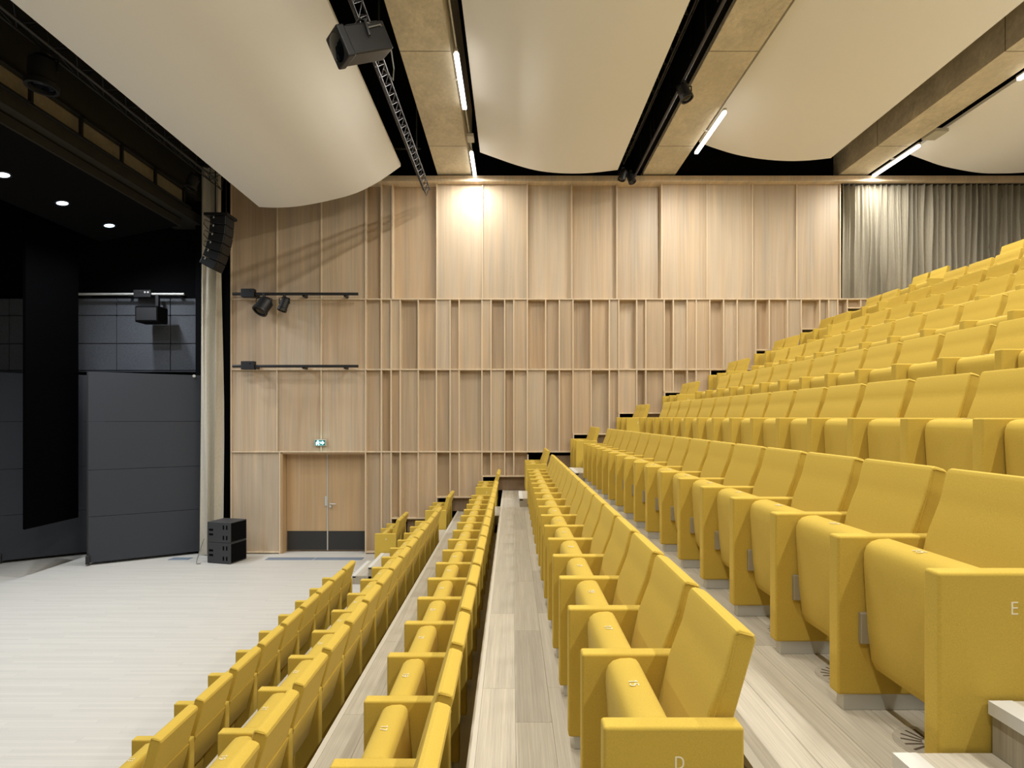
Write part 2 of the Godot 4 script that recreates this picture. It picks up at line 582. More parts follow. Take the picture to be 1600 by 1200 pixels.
func make_door(w: Node) -> void:
	var x0 := wx(437.0)
	var x1 := wx(571.1)
	part("jamb", boxm(Vector3(x0 - 0.012, 0, -12.75), Vector3(x0 + 0.012, wy(706), WALL + 0.002)), M.oak_rib, w)
	part("jamb", boxm(Vector3(x1 - 0.012, 0, -12.75), Vector3(x1 + 0.012, wy(706), WALL + 0.002)), M.oak_rib, w)
	var d := Node3D.new()
	d.name = "door_1"
	add_child(d)
	d.set_meta("kind", "structure")
	d.set_meta("label", "oak double door with dark kick plates in the panelled wall")
	var z := -12.68
	part("frame", boxm(Vector3(x0 + 0.012, 0, z), Vector3(x0 + 0.05, wy(708), WALL - 0.02)), M.oak_door, d)
	part("frame", boxm(Vector3(x1 - 0.03, 0, z), Vector3(x1 - 0.012, wy(708), z + 0.06)), M.oak_door, d)
	part("frame", boxm(Vector3(x0 + 0.05, wy(709.5), z), Vector3(x1 - 0.012, wy(706), WALL - 0.02)), M.oak_door, d)
	var mid := wx(506.5)
	for s in 2:
		var a := x0 + 0.055 if s == 0 else mid + 0.004
		var b := mid - 0.004 if s == 0 else x1 - 0.032
		var leaf := part("leaf", boxm(Vector3(a, 0.02, z), Vector3(b, wy(710), z + 0.05)), M.oak_door, d)
		part("kick_plate", boxm(Vector3(a + 0.012, 0.03, z + 0.05), Vector3(b - 0.012, wy(833), z + 0.056)), M.kick, leaf)
	var h := part("lever_handle", MB.new().tube([Vector3(mid + 0.06, wy(789.5), z + 0.05), Vector3(mid + 0.06, wy(789.5), z + 0.11), Vector3(mid + 0.19, wy(789.5), z + 0.11)], 0.012, 8).done(), M.steel, d)
	part("cylinder", rb(Vector3(mid + 0.035, wy(796), z + 0.05), Vector3(mid + 0.085, wy(792), z + 0.07), 0.008), M.steel, d)
	part("pull_plate", rb(Vector3(mid - 0.055, wy(793), z + 0.05), Vector3(mid - 0.012, wy(778), z + 0.075), 0.006), M.steel, d)
	part("astragal", boxm(Vector3(mid - 0.012, 0.02, z + 0.05), Vector3(mid + 0.006, wy(711), z + 0.062)), M.steel, d)


func make_beams() -> void:
	for b in [[-1.535, -0.84], [2.70, 3.37], [6.75, 7.34]]:
		var o := struct("ceiling_beam", boxm(Vector3(b[0], 7.855, -12.75), Vector3(b[1], 9.3, NEAR_Z)), M.concrete, "exposed board-marked concrete beam crossing the ceiling")
		# shutter joints
		for z in [11.0, 8.15, 5.3, 2.4, -0.5]:
			part("shutter_joint", boxm(Vector3(b[0] - 0.002, 7.853, -z), Vector3(b[1] + 0.002, 8.6, -z + 0.008)), M.concrete_dark, o)


func curve_up(pts: Array, ze: float) -> PackedVector2Array:
	# section of a hung panel: lower face from left to right, then the upper face back
	var low := []
	for p in pts:
		low.append(Vector2((p[0] - 800.0) * ze / FOCAL, EYE + (652.0 - p[1]) * ze / FOCAL))
	var smooth := []
	for i in low.size() - 1:
		var p0: Vector2 = low[maxi(i - 1, 0)]
		var p3: Vector2 = low[mini(i + 2, low.size() - 1)]
		for s in 4:
			smooth.append((low[i] as Vector2).cubic_interpolate(low[i + 1], p0, p3, s / 4.0))
	smooth.append(low[-1])
	var out := PackedVector2Array(smooth)
	for i in range(smooth.size() - 1, -1, -1):
		out.append(smooth[i] + Vector2(0, 0.05))
	return out


func make_clouds() -> void:
	var sections := [
		[[[405, 323.5], [430, 324.5], [460, 323], [500, 316.5], [550, 304], [582, 289.5], [605, 275], [626, 260]], "broad pale curved ceiling panel nearest the stage, hung lowest of the four"],
		[[[750, 238], [775, 247], [810, 259], [845, 267.5], [885, 271], [925, 270], [965, 265.5]], "pale curved ceiling panel between the first and second concrete beams"],
		[[[1092, 222], [1112, 230], [1150, 241.5], [1190, 248.5], [1230, 251.5], [1265, 250.5], [1298, 247]], "pale curved ceiling panel between the second and third concrete beams"],
		[[[1418, 240], [1445, 250], [1475, 260], [1525, 269.5], [1562, 271], [1600, 269.5], [1640, 265]], "pale curved ceiling panel at the top of the seating, right of the last beam"],
	]
	for s in sections:
		var o := thing("ceiling_panel", s[1], "ceiling panel")
		part("shell", MB.new().extrude(curve_up(s[0], 11.6), -11.6, NEAR_Z - 0.1).done(), M.cloud, o)
		var p: PackedVector2Array = curve_up(s[0], 11.6)
		var m := p.size() / 2
		for i in [3, m - 4]:
			for z in [10.5, 7.0, 3.5]:
				part("hanger_rod", MB.new().tube([Vector3(p[i].x, p[i].y + 0.04, -z), Vector3(p[i].x, 9.3, -z)], 0.006, 5).done(), M.black_metal, o)


# ---------------------------------------------------------------- seats

func seat_shapes() -> Dictionary:
	var w := PITCH - 0.065
	var s := {}
	s.armrest = rb(Vector3(0, 0.06, -0.0325), Vector3(0.40, 0.65, 0.0325), 0.010, 2)
	s.foot = rb(Vector3(0.025, 0.0, -0.024), Vector3(0.36, 0.062, 0.024), 0.003)
	s.pad = MB.new().extrude(PackedVector2Array([Vector2(0.128, 0.165), Vector2(0.16, 0.148), Vector2(0.205, 0.152), Vector2(0.232, 0.18), Vector2(0.240, 0.24), Vector2(0.212, 0.60), Vector2(0.207, 0.625), Vector2(0.196, 0.639), Vector2(0.176, 0.645), Vector2(0.138, 0.643), Vector2(0.112, 0.635), Vector2(0.094, 0.619), Vector2(0.085, 0.592), Vector2(0.084, 0.55), Vector2(0.098, 0.32), Vector2(0.112, 0.20)]), -w / 2 + 0.006, w / 2 - 0.006, 0.014, 45.0).done()
	s.back = MB.new().extrude(PackedVector2Array([Vector2(0.262, 0.40), Vector2(0.335, 0.40), Vector2(0.399, 0.645), Vector2(0.463, 0.868), Vector2(0.460, 0.884), Vector2(0.448, 0.893), Vector2(0.416, 0.903), Vector2(0.402, 0.900), Vector2(0.393, 0.887), Vector2(0.3735, 0.805), Vector2(0.3675, 0.782), Vector2(0.361, 0.764), Vector2(0.352, 0.742), Vector2(0.319, 0.655)]), -0.222, 0.222, 0.007, 24.0).done()
	s.lower = MB.new().extrude(PackedVector2Array([Vector2(0.262, 0.401), Vector2(0.27, 0.374), Vector2(0.295, 0.355), Vector2(0.32, 0.36), Vector2(0.338, 0.38), Vector2(0.4045, 0.634), Vector2(0.396, 0.636), Vector2(0.334, 0.401)]), -0.2225, 0.2225, 0.007, 30.0).done()
	var seam := [Vector3(0.336, 0.64, 0), Vector3(0.372, 0.753, 0), Vector3(0.383, 0.79, 0), Vector3(0.403, 0.885, 0), Vector3(0.413, 0.892, 0), Vector3(0.45, 0.882, 0)]
	s.piping = MB.new().tube(seam, 0.0035, 5).done()
	s.bracket = rb(Vector3(0.075, 0.255, 0.0325), Vector3(0.125, 0.37, 0.052), 0.004)
	return s


var S := {}
var numbers := {}


func armrest(parent: Node, z: float, letter := "") -> void:
	var a := part("armrest", S.armrest, M.yellow_wool, parent, Vector3(0, 0, z))
	var f := part("foot", S.foot, M.steel, a)
	f.set_meta("label", "grey steel foot plate")
	if letter:
		var t := part("row_letter", text(letter, 0.036), M.white_print, a, Vector3(0.215, 0.55, 0.0325))
		t.set_meta("label", "white row letter")


func seat(k: int, z: float, number: int, last: bool, letter: String, label: String, squeeze: float, group: String) -> void:
	var o := thing("theatre_chair", label, "seat", Vector3(row_x(k), RISE * k, -z), 0.0, group)
	o.scale = Vector3(1, 1, squeeze)
	armrest(o, PITCH / 2, letter)
	if last:
		armrest(o, -PITCH / 2)
	var pad := part("seat_pad", S.pad, M.yellow_wool, o)
	if not numbers.has(number):
		numbers[number] = text(str(number), 0.03)
	var t := part("seat_number", numbers[number], M.white_print, pad, Vector3(0.145, 0.6455, 0.0))
	t.basis = Basis(Vector3(0, 0, 1), Vector3(1, 0, 0), Vector3(0, 1, 0))
	t.set_meta("label", "white seat number")
	var back := part("backrest", S.back, M.yellow_wool, o)
	for zz in [-0.2215, 0.2215]:
		part("piping", S.piping, M.yellow_wool, back, Vector3(0, 0, zz))
	part("back_panel", S.lower, M.yellow_wool, o)
	var b := part("hinge_bracket", S.bracket, M.bracket, o, Vector3(0, 0, -PITCH / 2))
	b.set_meta("label", "grey metal hinge box")


func make_seats() -> void:
	S = seat_shapes()
	var count := [9, 15, 16, 16, 16, 15, 13, 11, 9, 7, 5, 3]
	var squeeze := [0.972, 0.992, 0.996, 1.0, 1.0, 1.0, 1.0, 1.0, 1.0, 1.0, 1.0, 1.0]
	for k in 12:
		var letter := char(65 + k)
		var which: String = ORD[k] + " row from stage" if k < 11 else "topmost twelfth row"
		if k == 3 or k == 4:
			which = "row marked %s" % letter
		var group: String = "yellow seats of the %s row" % ORD[k]
		var end := END if k else 8.14
		var p: float = PITCH * squeeze[k]
		for i in count[k]:
			var z: float = end - p * (i + 0.5)
			var near: bool = i == count[k] - 1 and (k == 2 or k == 3 or k == 4)
			var place := "far stairs" if k else "far stage end"
			var label := "yellow tip-up theatre seat, %s from the %s in the %s" % [ORD[i], place, which]
			seat(k, z, 15 + 2 * (15 - i) if k else 11 + 2 * (9 - i), i == 0, letter if near else "", label, squeeze[k], group)
		for i in 2:
			var z := 11.25 + PITCH * (i + 0.5)
			var label: String = ("yellow theatre seat beside the far stairs in the two-seat wall block, %s" if i == 0 else "yellow theatre seat against the oak wall in the two-seat wall block, %s") % (ORD[k] + " row")
			seat(k, z, 47 + 2 * i, i == 1, letter if i == 0 else "", label, 1.0, group)


# ---------------------------------------------------------------- curtains

func drape(x0: float, x1: float, y0: float, y1: float, z: float, s: int, per_metre: float, amp: float, nx: int, ny: int) -> ArrayMesh:
	var f1 := noise(s, 1.0, 2)
	var f2 := noise(s + 1, 1.0, 1)
	var g := []
	for j in ny + 1:
		var h := float(j) / ny
		var line := []
		for i in nx + 1:
			var u := float(i) / nx
			var x := lerpf(x0, x1, u)
			var ph := x * per_metre * TAU + 2.6 * f1.get_noise_2d(x * 2.2, h * 0.5) + 0.5 * f2.get_noise_2d(x * 6.0, h * 1.5)
			var a := amp * (0.65 + 0.6 * f2.get_noise_2d(x * 3.0 + 9.0, h * 0.6))
			var fine := 0.25 * amp * sin(ph * 2.7 + 1.3) * smoothstep(0.0, 1.0, h)
			line.append(Vector3(x + 0.35 * a * cos(ph), lerpf(y0, y1, h), z + a * sin(ph) + fine))
		g.append(line)
	var mb := MB.new()
	var nn := func(i: int, j: int) -> Vector3:
		var dx: Vector3 = g[j][mini(i + 1, nx)] - g[j][maxi(i - 1, 0)]
		var dy: Vector3 = g[mini(j + 1, ny)][i] - g[maxi(j - 1, 0)][i]
		return dx.cross(dy).normalized()
	for j in ny:
		for i in nx:
			mb.quad(g[j][i], g[j][i + 1], g[j + 1][i + 1], g[j + 1][i], nn.call(i, j), nn.call(i + 1, j), nn.call(i + 1, j + 1), nn.call(i, j + 1))
	return mb.done()


func make_curtains() -> void:
	var c := thing("curtain", "grey-beige gathered curtain on the side wall above the top rows", "curtain")
	part("fabric", drape(6.87, 11.35, wy(466.2), wy(288.5), WALL - 0.02, 31, 7.6, 0.07, 720, 8), M.linen, c)
	part("curtain_track", boxm(Vector3(6.84, wy(288.4), WALL - 0.06), Vector3(11.38, wy(287.2), WALL + 0.03)), M.black_metal, c)
	var p := thing("curtain", "tall pale beige curtain hanging at the edge of the dark stage", "curtain")
	part("fabric", drape(-6.40, -5.95, 0.02, 7.95, -12.22, 77, 4.6, 0.10, 90, 10), M.linen_pale, p)
	part("curtain_track", boxm(Vector3(-6.5, 7.95, -12.3), Vector3(-5.9, 8.0, -12.12)), M.black_metal, p)


# ---------------------------------------------------------------- the stage

func make_stage() -> void:
	var w := Node3D.new()
	w.name = "wall_stage"
	add_child(w)
	w.set_meta("kind", "structure")
	w.set_meta("label", "dark side wall of the stage with grey acoustic panels")
	part("backing", boxm(Vector3(-15, -0.2, -13.0), Vector3(-5.95, 9.3, -12.72)), M.black, w)
	var s := 74.1
	var xs := [-60.0, 14.0, 98.0, 182.0, 266.0, 314.0]
	var ys := [466.0, 493.0, 537.0, 579.0]
	for i in xs.size() - 1:
		for j in ys.size() - 1:
			part("acoustic_panel", rb(Vector3((xs[i] + 0.6 - 800) / s, EYE + (652 - ys[j + 1] + 0.5) / s, -12.72), Vector3((xs[i + 1] - 0.6 - 800) / s, EYE + (652 - ys[j] - 0.5) / s, -12.55), 0.008), M.acoustic, w)
	part("ledge", boxm(Vector3(-11.6, EYE + (652 - 581.5) / s, -12.72), Vector3((314.0 - 800) / s, EYE + (652 - 579.5) / s, -12.52)), M.stage_grey, w)
	part("lower_wall", boxm(Vector3(-15, 0, -12.72), Vector3(-6.45, EYE + (652 - 583) / s, -12.62)), M.black_paint, w)
	# two big sliding leaves standing ajar
	stage_leaf("dark grey panelled stage door standing ajar next to the pale curtain", Vector3(-8.12, 0, -11.40), Vector3(-6.50, 0, -12.42))
	stage_leaf("dark grey panelled stage door at the left edge behind the black drape", Vector3(-9.94, 0, -11.55), Vector3(-8.55, 0, -12.5))
	# black leg
	var leg := thing("stage_drape", "narrow black drape hanging over the stage", "drape")
	part("fabric", boxm(Vector3(-8.63, 0.88, -11.78), Vector3(-8.58, 7.0, -10.5)), M.velvet, leg)
	part("hem_bar", MB.new().tube([Vector3(-8.605, 0.89, -11.78), Vector3(-8.605, 0.89, -10.5)], 0.03, 8).done(), M.velvet, leg)
	# soffit with downlights
	var a := Vector3(-6.71, 6.71, -12.0)
	var b := Vector3(-8.32, 6.39, -12.0)
	var up := Vector3(0, 0.10, 0)
	struct("ceiling_stage", MB.new().extrude(PackedVector2Array([Vector2(b.x, b.y), Vector2(a.x, a.y), Vector2(a.x, a.y + 0.1), Vector2(b.x, b.y + 0.1)]), -12.0, NEAR_Z - 0.1).done(), M.soffit, "dark grey sloping soffit over the stage front")
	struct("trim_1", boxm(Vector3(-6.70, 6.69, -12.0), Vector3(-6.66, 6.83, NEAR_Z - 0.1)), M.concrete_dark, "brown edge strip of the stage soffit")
	var names := ["downlight in the stage soffit nearest the pale curtain", "middle downlight in the dark stage soffit", "downlight in the stage soffit at the left edge of the view", "fourth downlight from the pale curtain", "fifth downlight from the pale curtain", "sixth downlight from the pale curtain", "seventh downlight from the pale curtain"]
	for i in 7:
		var z: float = 11.38 - 1.19 * i
		var t := 0.614
		var p := Vector3(lerpf(a.x, b.x, t), lerpf(a.y, b.y, t) - 0.004, -z)
		var o := thing("downlight", names[i], "light", p, 0.0, "round downlights in the stage soffit")
		o.rotation.z = atan2(a.y - b.y, a.x - b.x)
		part("rim", MB.new().lathe(PackedVector2Array([Vector2(0.085, -0.002), Vector2(0.115, -0.008), Vector2(0.12, 0.004)]), 24).done(), M.black_metal, o)
		part("lens", MB.new().lathe(PackedVector2Array([Vector2(0.0, -0.004), Vector2(0.088, -0.002), Vector2(0.088, 0.003)]), 24).done(), M.downlight, o)
		var l := SpotLight3D.new()
		l.name = "downlight_beam"
		l.light_color = Color(0.94, 0.965, 1.0)
		l.light_energy = 6.5
		l.light_size = 0.08
		l.spot_angle = 76.0
		l.spot_range = 20.0
		l.spot_attenuation = 2.0
		l.rotation.x = -PI / 2
		l.position = Vector3(0, -0.03, 0)
		l.shadow_enabled = true
		o.add_child(l)
	# header over the stage opening
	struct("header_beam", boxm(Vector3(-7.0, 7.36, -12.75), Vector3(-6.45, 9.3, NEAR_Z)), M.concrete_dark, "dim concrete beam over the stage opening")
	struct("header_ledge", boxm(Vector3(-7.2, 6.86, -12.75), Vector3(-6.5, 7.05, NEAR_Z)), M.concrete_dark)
	struct("header_band", boxm(Vector3(-6.9, 7.05, -11.9), Vector3(-6.56, 7.36, NEAR_Z)), M.header)
	var rail := thing("catwalk_rail", "black catwalk railing with posts above the stage opening", "railing")
	for y in [7.045, 7.36]:
		part("rail", boxm(Vector3(-6.47, y - 0.016, -11.95), Vector3(-6.43, y + 0.016, NEAR_Z - 0.2)), M.black_metal, rail)
	for i in 14:
		var z: float = 11.7 - 0.93 * i
		part("post", boxm(Vector3(-6.475, 7.03, -z - 0.022), Vector3(-6.43, 7.37, -z + 0.022)), M.black_metal, rail)
	struct("wall_proscenium", boxm(Vector3(-6.62, 0, -12.75), Vector3(-6.44, 7.36, -12.45)), M.black)
	# pipe with box and hanging speaker on the stage wall
	var y := EYE + (652 - 462.0) / s
	var pipe := thing("stage_pipe", "thin metal pipe with a socket box on the dark stage wall", "pipe", Vector3(0, y, -12.4))
	part("pipe", MB.new().tube([Vector3(-9.2, 0, 0), Vector3(-6.83, 0, 0)], 0.025, 10).done(), M.steel, pipe)
	var sb := part("socket_box", rb(Vector3(-7.86, -0.07, -0.04), Vector3(-7.50, 0.08, 0.05), 0.008), M.black_metal, pipe)
	for i in 5:
		part("socket", MB.new().tube([Vector3(-7.81 + 0.065 * i, 0.03, 0.05), Vector3(-7.81 + 0.065 * i, 0.03, 0.058)], 0.02, 10).done(), M.steel if i > 2 else M.black_paint, sb)
	for sx in [-9.0, -8.0, -7.0]:
		part("bracket", boxm(Vector3(sx, -0.03, -0.3), Vector3(sx + 0.04, 0.03, 0.0)), M.black_metal, pipe)
	var sp := thing("hanging_speaker", "black box speaker hung from the pipe on the stage wall", "speaker", Vector3(-7.37, 0, -12.15))
	part("cabinet", rb(Vector3(-0.23, EYE + (652 - 507.0) / 75.5, -0.2), Vector3(0.235, EYE + (652 - 482.0) / 75.5, 0.16), 0.02, 2), M.black, sp)
	part("bracket", boxm(Vector3(-0.03, EYE + (652 - 482.0) / 75.5, -0.27), Vector3(0.03, y - 0.025, -0.2)), M.black_metal, sp)
	part("grille", boxm(Vector3(-0.2, EYE + (652 - 504.0) / 75.5, 0.16), Vector3(0.205, EYE + (652 - 485.0) / 75.5, 0.165)), M.black_paint, sp)
	make_subs()
	make_line_array()


func stage_leaf(label: String, a: Vector3, b: Vector3) -> void:
	var d := b - a
	var o := thing("stage_door", label, "door", a, atan2(-d.z, d.x))
	var l := d.length()
	var hs := [0.05, 0.93, 1.83, 2.76, 3.72]
	for i in 4:
		part("panel", rb(Vector3(0, hs[i] + 0.003, -0.06), Vector3(l, hs[i + 1] - 0.003, 0.0), 0.004), M.stage_grey, o)
	part("edge_strip", boxm(Vector3(-0.02, 0.03, -0.07), Vector3(0.0, 3.72, 0.005)), M.black_metal, o)
	part("hinge", rb(Vector3(-0.04, 0.03, -0.02), Vector3(0.03, 0.2, 0.05), 0.01), M.black_metal, o)
	part("roller", MB.new().tube([Vector3(l - 0.12, 3.70, -0.05), Vector3(l - 0.12, 3.70, 0.03)], 0.03, 10).done(), M.steel, o)


func make_subs() -> void:
	for i in 2:
		var o := thing("subwoofer", "black subwoofer box, %s of the stack of two by the curtain" % ["lower", "upper"][i], "speaker", Vector3(-5.64, 0.005 + 0.402 * i, -11.79), deg_to_rad(-14.5), "stacked subwoofers")
		part("cabinet", rb(Vector3(-0.265, 0.0, -0.235), Vector3(0.265, 0.398, 0.235), 0.012, 2), M.sub_paint, o)
		for y in [0.10, 0.30]:
			for x in [0.11, 0.185]:
				part("handle_slot", rb(Vector3(x - 0.018, y - 0.042, 0.22), Vector3(x + 0.018, y + 0.042, 0.238), 0.006), M.black, o)
		for y in [0.155, 0.245]:
			part("handle_slot", rb(Vector3(-0.225, y - 0.022, 0.22), Vector3(-0.125, y + 0.022, 0.238), 0.006), M.black, o)
		part("grille", boxm(Vector3(0.262, 0.02, -0.21), Vector3(0.268, 0.38, 0.21)), M.black, o)
	var c := part("speaker_cable", MB.new().tube([Vector3(-6.03, 0.46, -11.66), Vector3(-6.06, 0.40, -11.66), Vector3(-6.09, 0.25, -11.62), Vector3(-6.13, 0.10, -11.6), Vector3(-6.14, 0.02, -11.58), Vector3(-6.10, 0.012, -11.52), Vector3(-6.03, 0.012, -11.53)], 0.009, 6).done(), M.cable_grey, self)
	tag(c, "thin grey cable looping to the floor left of the subwoofers", "cable")


func make_line_array() -> void:
	var o := thing("line_array", "black curved line-array loudspeaker hung in front of the pale curtain", "speaker", Vector3(-5.33, 6.62, -11.3))
	var p := Vector2(-0.02, 0)
	var ang := deg_to_rad(2.0)
	for i in 6:
		var b := Basis(Vector3(0, 0, 1), -ang)
		var mb := MB.new()
		mb.xf = Transform3D(b, Vector3(p.x, p.y, 0))
		mb.extrude(PackedVector2Array([Vector2(-0.30, -0.152), Vector2(-0.06, -0.172), Vector2(0.0, -0.168), Vector2(0.0, -0.004), Vector2(-0.06, 0.0), Vector2(-0.30, -0.022)]), -0.17, 0.17, 0.012)
		var cab := part("cabinet", mb.done(), M.black_paint, o)
		var g := MB.new()
		g.xf = mb.xf
		g.box(Vector3(0.0, -0.16, -0.155), Vector3(0.006, -0.012, 0.155))
		part("grille", g.done(), M.black_metal, cab)
		var k := MB.new()
		k.xf = mb.xf
		k.rbox(Vector3(-0.235, -0.06, 0.17), Vector3(-0.215, -0.02, 0.178), 0.003)
		part("pin", k.done(), M.steel, cab)
		var q := b * Vector3(0, -0.176, 0)
		p += Vector2(q.x, q.y)
		ang += deg_to_rad(4.5)
	part("bumper", boxm(Vector3(-0.42, 0.0, -0.2), Vector3(0.02, 0.05, 0.2)), M.black_metal, o)
	for x in [-0.30, -0.1]:
		part("chain", MB.new().tube([Vector3(x, 0.05, 0), Vector3(x, 2.69, 0)], 0.012, 6).done(), M.black_metal, o)
	for i in 3:
		part("cable", MB.new().tube([Vector3(-0.36, -0.1 - 0.2 * i, 0.1), Vector3(-0.44, -0.06 - 0.2 * i, 0.12), Vector3(-0.46, -0.14 - 0.2 * i, 0.12), Vector3(-0.38, -0.24 - 0.2 * i, 0.1)], 0.007, 6).done(), M.cable, o)


# ---------------------------------------------------------------- equipment

func spot_can(parent_label: String, at: Vector3, dir: Vector3, length: float, r: float, drop: float) -> void:
	var o := thing("spotlight", parent_label, "stage light", at)
	var b := Basis(Quaternion(Vector3(0, -1, 0), dir.normalized()))
	var c := Vector3(0, -drop, 0)
	var mb := MB.new()
	mb.xf = Transform3D(b, c)
	mb.lathe(PackedVector2Array([Vector2(0.0, length * 0.42), Vector2(r * 0.7, length * 0.42), Vector2(r, length * 0.28), Vector2(r, -length * 0.3), Vector2(r * 1.12, -length * 0.34), Vector2(r * 1.12, -length * 0.5), Vector2(r * 0.9, -length * 0.5), Vector2(r * 0.88, -length * 0.42)]), 20)
	var body := part("body", mb.done(), M.black_metal, o)
	var lens := MB.new()
	lens.xf = mb.xf
	lens.lathe(PackedVector2Array([Vector2(r * 0.9, -length * 0.43), Vector2(r * 0.5, -length * 0.47), Vector2(0.0, -length * 0.48)]), 20)
	part("lens", lens.done(), M.lens, body)
	part("yoke", MB.new().tube([c + Vector3(-r - 0.02, 0, 0), Vector3(-r - 0.02, -drop * 0.35, 0), Vector3(-r * 0.5, -0.04, 0), Vector3(r * 0.5, -0.04, 0), Vector3(r + 0.02, -drop * 0.35, 0), c + Vector3(r + 0.02, 0, 0)], 0.011, 6).done(), M.black_metal, o)
	part("clamp", rb(Vector3(-0.025, -0.05, -0.03), Vector3(0.025, 0.035, 0.03), 0.006), M.truss, o)


func truss(parent: Node, x: float, y: float, z0: float, z1: float, w: float, m: Material) -> void:
	# triangular: two chords above, one below
	var c := [Vector2(x - w / 2, y + w * 0.8), Vector2(x + w / 2, y + w * 0.8), Vector2(x, y)]
	for q in c:
		part("chord", MB.new().tube([Vector3(q.x, q.y, -z0), Vector3(q.x, q.y, -z1)], 0.012, 8).done(), m, parent)
	var n := int((z1 - z0) / (w * 1.6))
	for i in n:
		var za := lerpf(z0, z1, float(i) / n)
		var zb := lerpf(z0, z1, (i + 0.5) / n)
		var zc := lerpf(z0, z1, (i + 1.0) / n)
		var mb := MB.new()
		for s in 2:
			mb.tube([Vector3(c[2].x, c[2].y, -za), Vector3(c[s].x, c[s].y, -zb), Vector3(c[2].x, c[2].y, -zc)], 0.007, 5)
		mb.tube([Vector3(c[0].x, c[0].y, -zb), Vector3(c[1].x, c[1].y, -zb)], 0.007, 5)
		part("brace", mb.done(), m, parent)


func make_rig() -> void:
	# lattice truss between the first panel and the first beam
	var t := thing("lighting_truss", "slim dark lattice truss running along the first concrete beam", "truss")
	truss(t, -1.70, 7.26, 2.0, 11.85, 0.14, M.truss)
	for z in [10.6, 7.6, 4.6]:
		part("hanger", MB.new().tube([Vector3(-1.70, 7.4, -z), Vector3(-1.70, 9.3, -z)], 0.012, 6).done(), M.truss, t)
	part("cross_bar", MB.new().tube([Vector3(-2.3, 7.9, -11.2), Vector3(-1.72, 7.9, -11.2)], 0.018, 6).done(), M.concrete_dark, t)
	var t2 := thing("lighting_truss", "black lattice truss and shiny pipe in the dark gap left of the second beam", "truss")
	truss(t2, 2.25, 7.95, 2.5, 12.0, 0.22, M.black_metal)
	part("pipe", MB.new().tube([Vector3(2.47, 7.70, -2.5), Vector3(2.47, 7.70, -12.0)], 0.024, 10).done(), M.truss, t2)
	for z in [10.6, 7.6, 4.6]:
		part("hanger", MB.new().tube([Vector3(2.25, 8.1, -z), Vector3(2.25, 9.3, -z)], 0.012, 6).done(), M.black_metal, t2)
		part("hanger", MB.new().tube([Vector3(2.47, 7.7, -z), Vector3(2.47, 9.3, -z)], 0.010, 6).done(), M.black_metal, t2)
	var tray := thing("cable_tray", "black boxed cable tray against the left face of the second beam", "cable tray")
	part("tray", boxm(Vector3(2.56, 7.93, -12.4), Vector3(2.695, 9.28, NEAR_Z - 0.2)), M.black, tray)
	for i in 9:
		part("rung", boxm(Vector3(2.545, 8.0, -11.8 + 1.1 * i), Vector3(2.56, 8.9, -11.76 + 1.1 * i)), M.black_metal, tray)
	var t3 := thing("lighting_truss", "dark lattice truss along the left edge of the lowest ceiling panel", "truss")
	truss(t3, -5.75, 7.35, 3.0, 11.8, 0.30, M.black_metal)
	part("pipe", MB.new().tube([Vector3(-5.55, 7.30, -3.0), Vector3(-5.55, 7.30, -11.2)], 0.022, 8).done(), M.truss, t3)
	for z in [10.6, 7.6, 4.6]:
		part("hanger", MB.new().tube([Vector3(-5.75, 7.6, -z), Vector3(-5.75, 9.3, -z)], 0.012, 6).done(), M.black_metal, t3)
	# big projector spotlight on the first truss
	var p := thing("theatre_projector", "large black boxy spotlight hanging from the truss by the first beam", "stage light", Vector3(-1.83, 7.17, -7.15))
	p.basis = Basis.looking_at(Vector3(-0.72, -0.46, 0.52), Vector3.UP)
	p.position = Vector3(-1.66, 7.02, -6.65)
	part("housing", rb(Vector3(-0.15, -0.15, -0.26), Vector3(0.15, 0.15, 0.26), 0.02, 2), M.black_metal, p)
	part("snout", MB.new().rbox(Vector3(-0.165, -0.165, -0.34), Vector3(0.165, 0.165, -0.24), 0.02, 1).done(), M.black_paint, p)
	var mb := MB.new()
	mb.xf = Transform3D(Basis(Vector3(1, 0, 0), -PI / 2), Vector3(0, 0, -0.342))
	mb.lathe(PackedVector2Array([Vector2(0.14, 0.0), Vector2(0.12, 0.006), Vector2(0.06, 0.014), Vector2(0.0, 0.018)]), 20)
	part("lens", mb.done(), M.lens, p)
	part("fin", boxm(Vector3(0.15, -0.13, -0.2), Vector3(0.156, -0.11, 0.2)), M.truss, p)
	part("fin", boxm(Vector3(-0.13, 0.15, -0.2), Vector3(-0.11, 0.156, 0.2)), M.truss, p)
	part("yoke", MB.new().tube([Vector3(-0.18, 0, 0), Vector3(-0.18, 0.16, 0.02), Vector3(-0.09, 0.21, 0.02), Vector3(0.09, 0.21, 0.02), Vector3(0.18, 0.16, 0.02), Vector3(0.18, 0, 0)], 0.016, 6).done(), M.truss, p)
	var inv := p.transform.affine_inverse()
	for c in [[Vector3(-1.58, 7.1, -6.5), Vector3(-1.46, 7.2, -6.6), Vector3(-1.40, 7.12, -6.85), Vector3(-1.41, 7.0, -7.1), Vector3(-1.46, 6.98, -7.3), Vector3(-1.60, 7.2, -7.45)], [Vector3(-1.60, 7.16, -6.5), Vector3(-1.44, 7.22, -6.7), Vector3(-1.42, 7.2, -7.0), Vector3(-1.55, 7.22, -7.2)]]:
		part("lamp_cable", MB.new().tube(c.map(func(q): return inv * q), 0.008, 6).done(), M.cable_grey, p)
	spot_can("small black spotlight clamped on the pipe left of the second beam", Vector3(2.47, 7.64, -8.55), Vector3(0.35, -1, 0.2), 0.26, 0.085, 0.12)
	spot_can("pale-rimmed spotlight at the wall end of the second truss", Vector3(2.35, 7.70, -11.8), Vector3(0.3, -1, 0.3), 0.24, 0.07, 0.1)
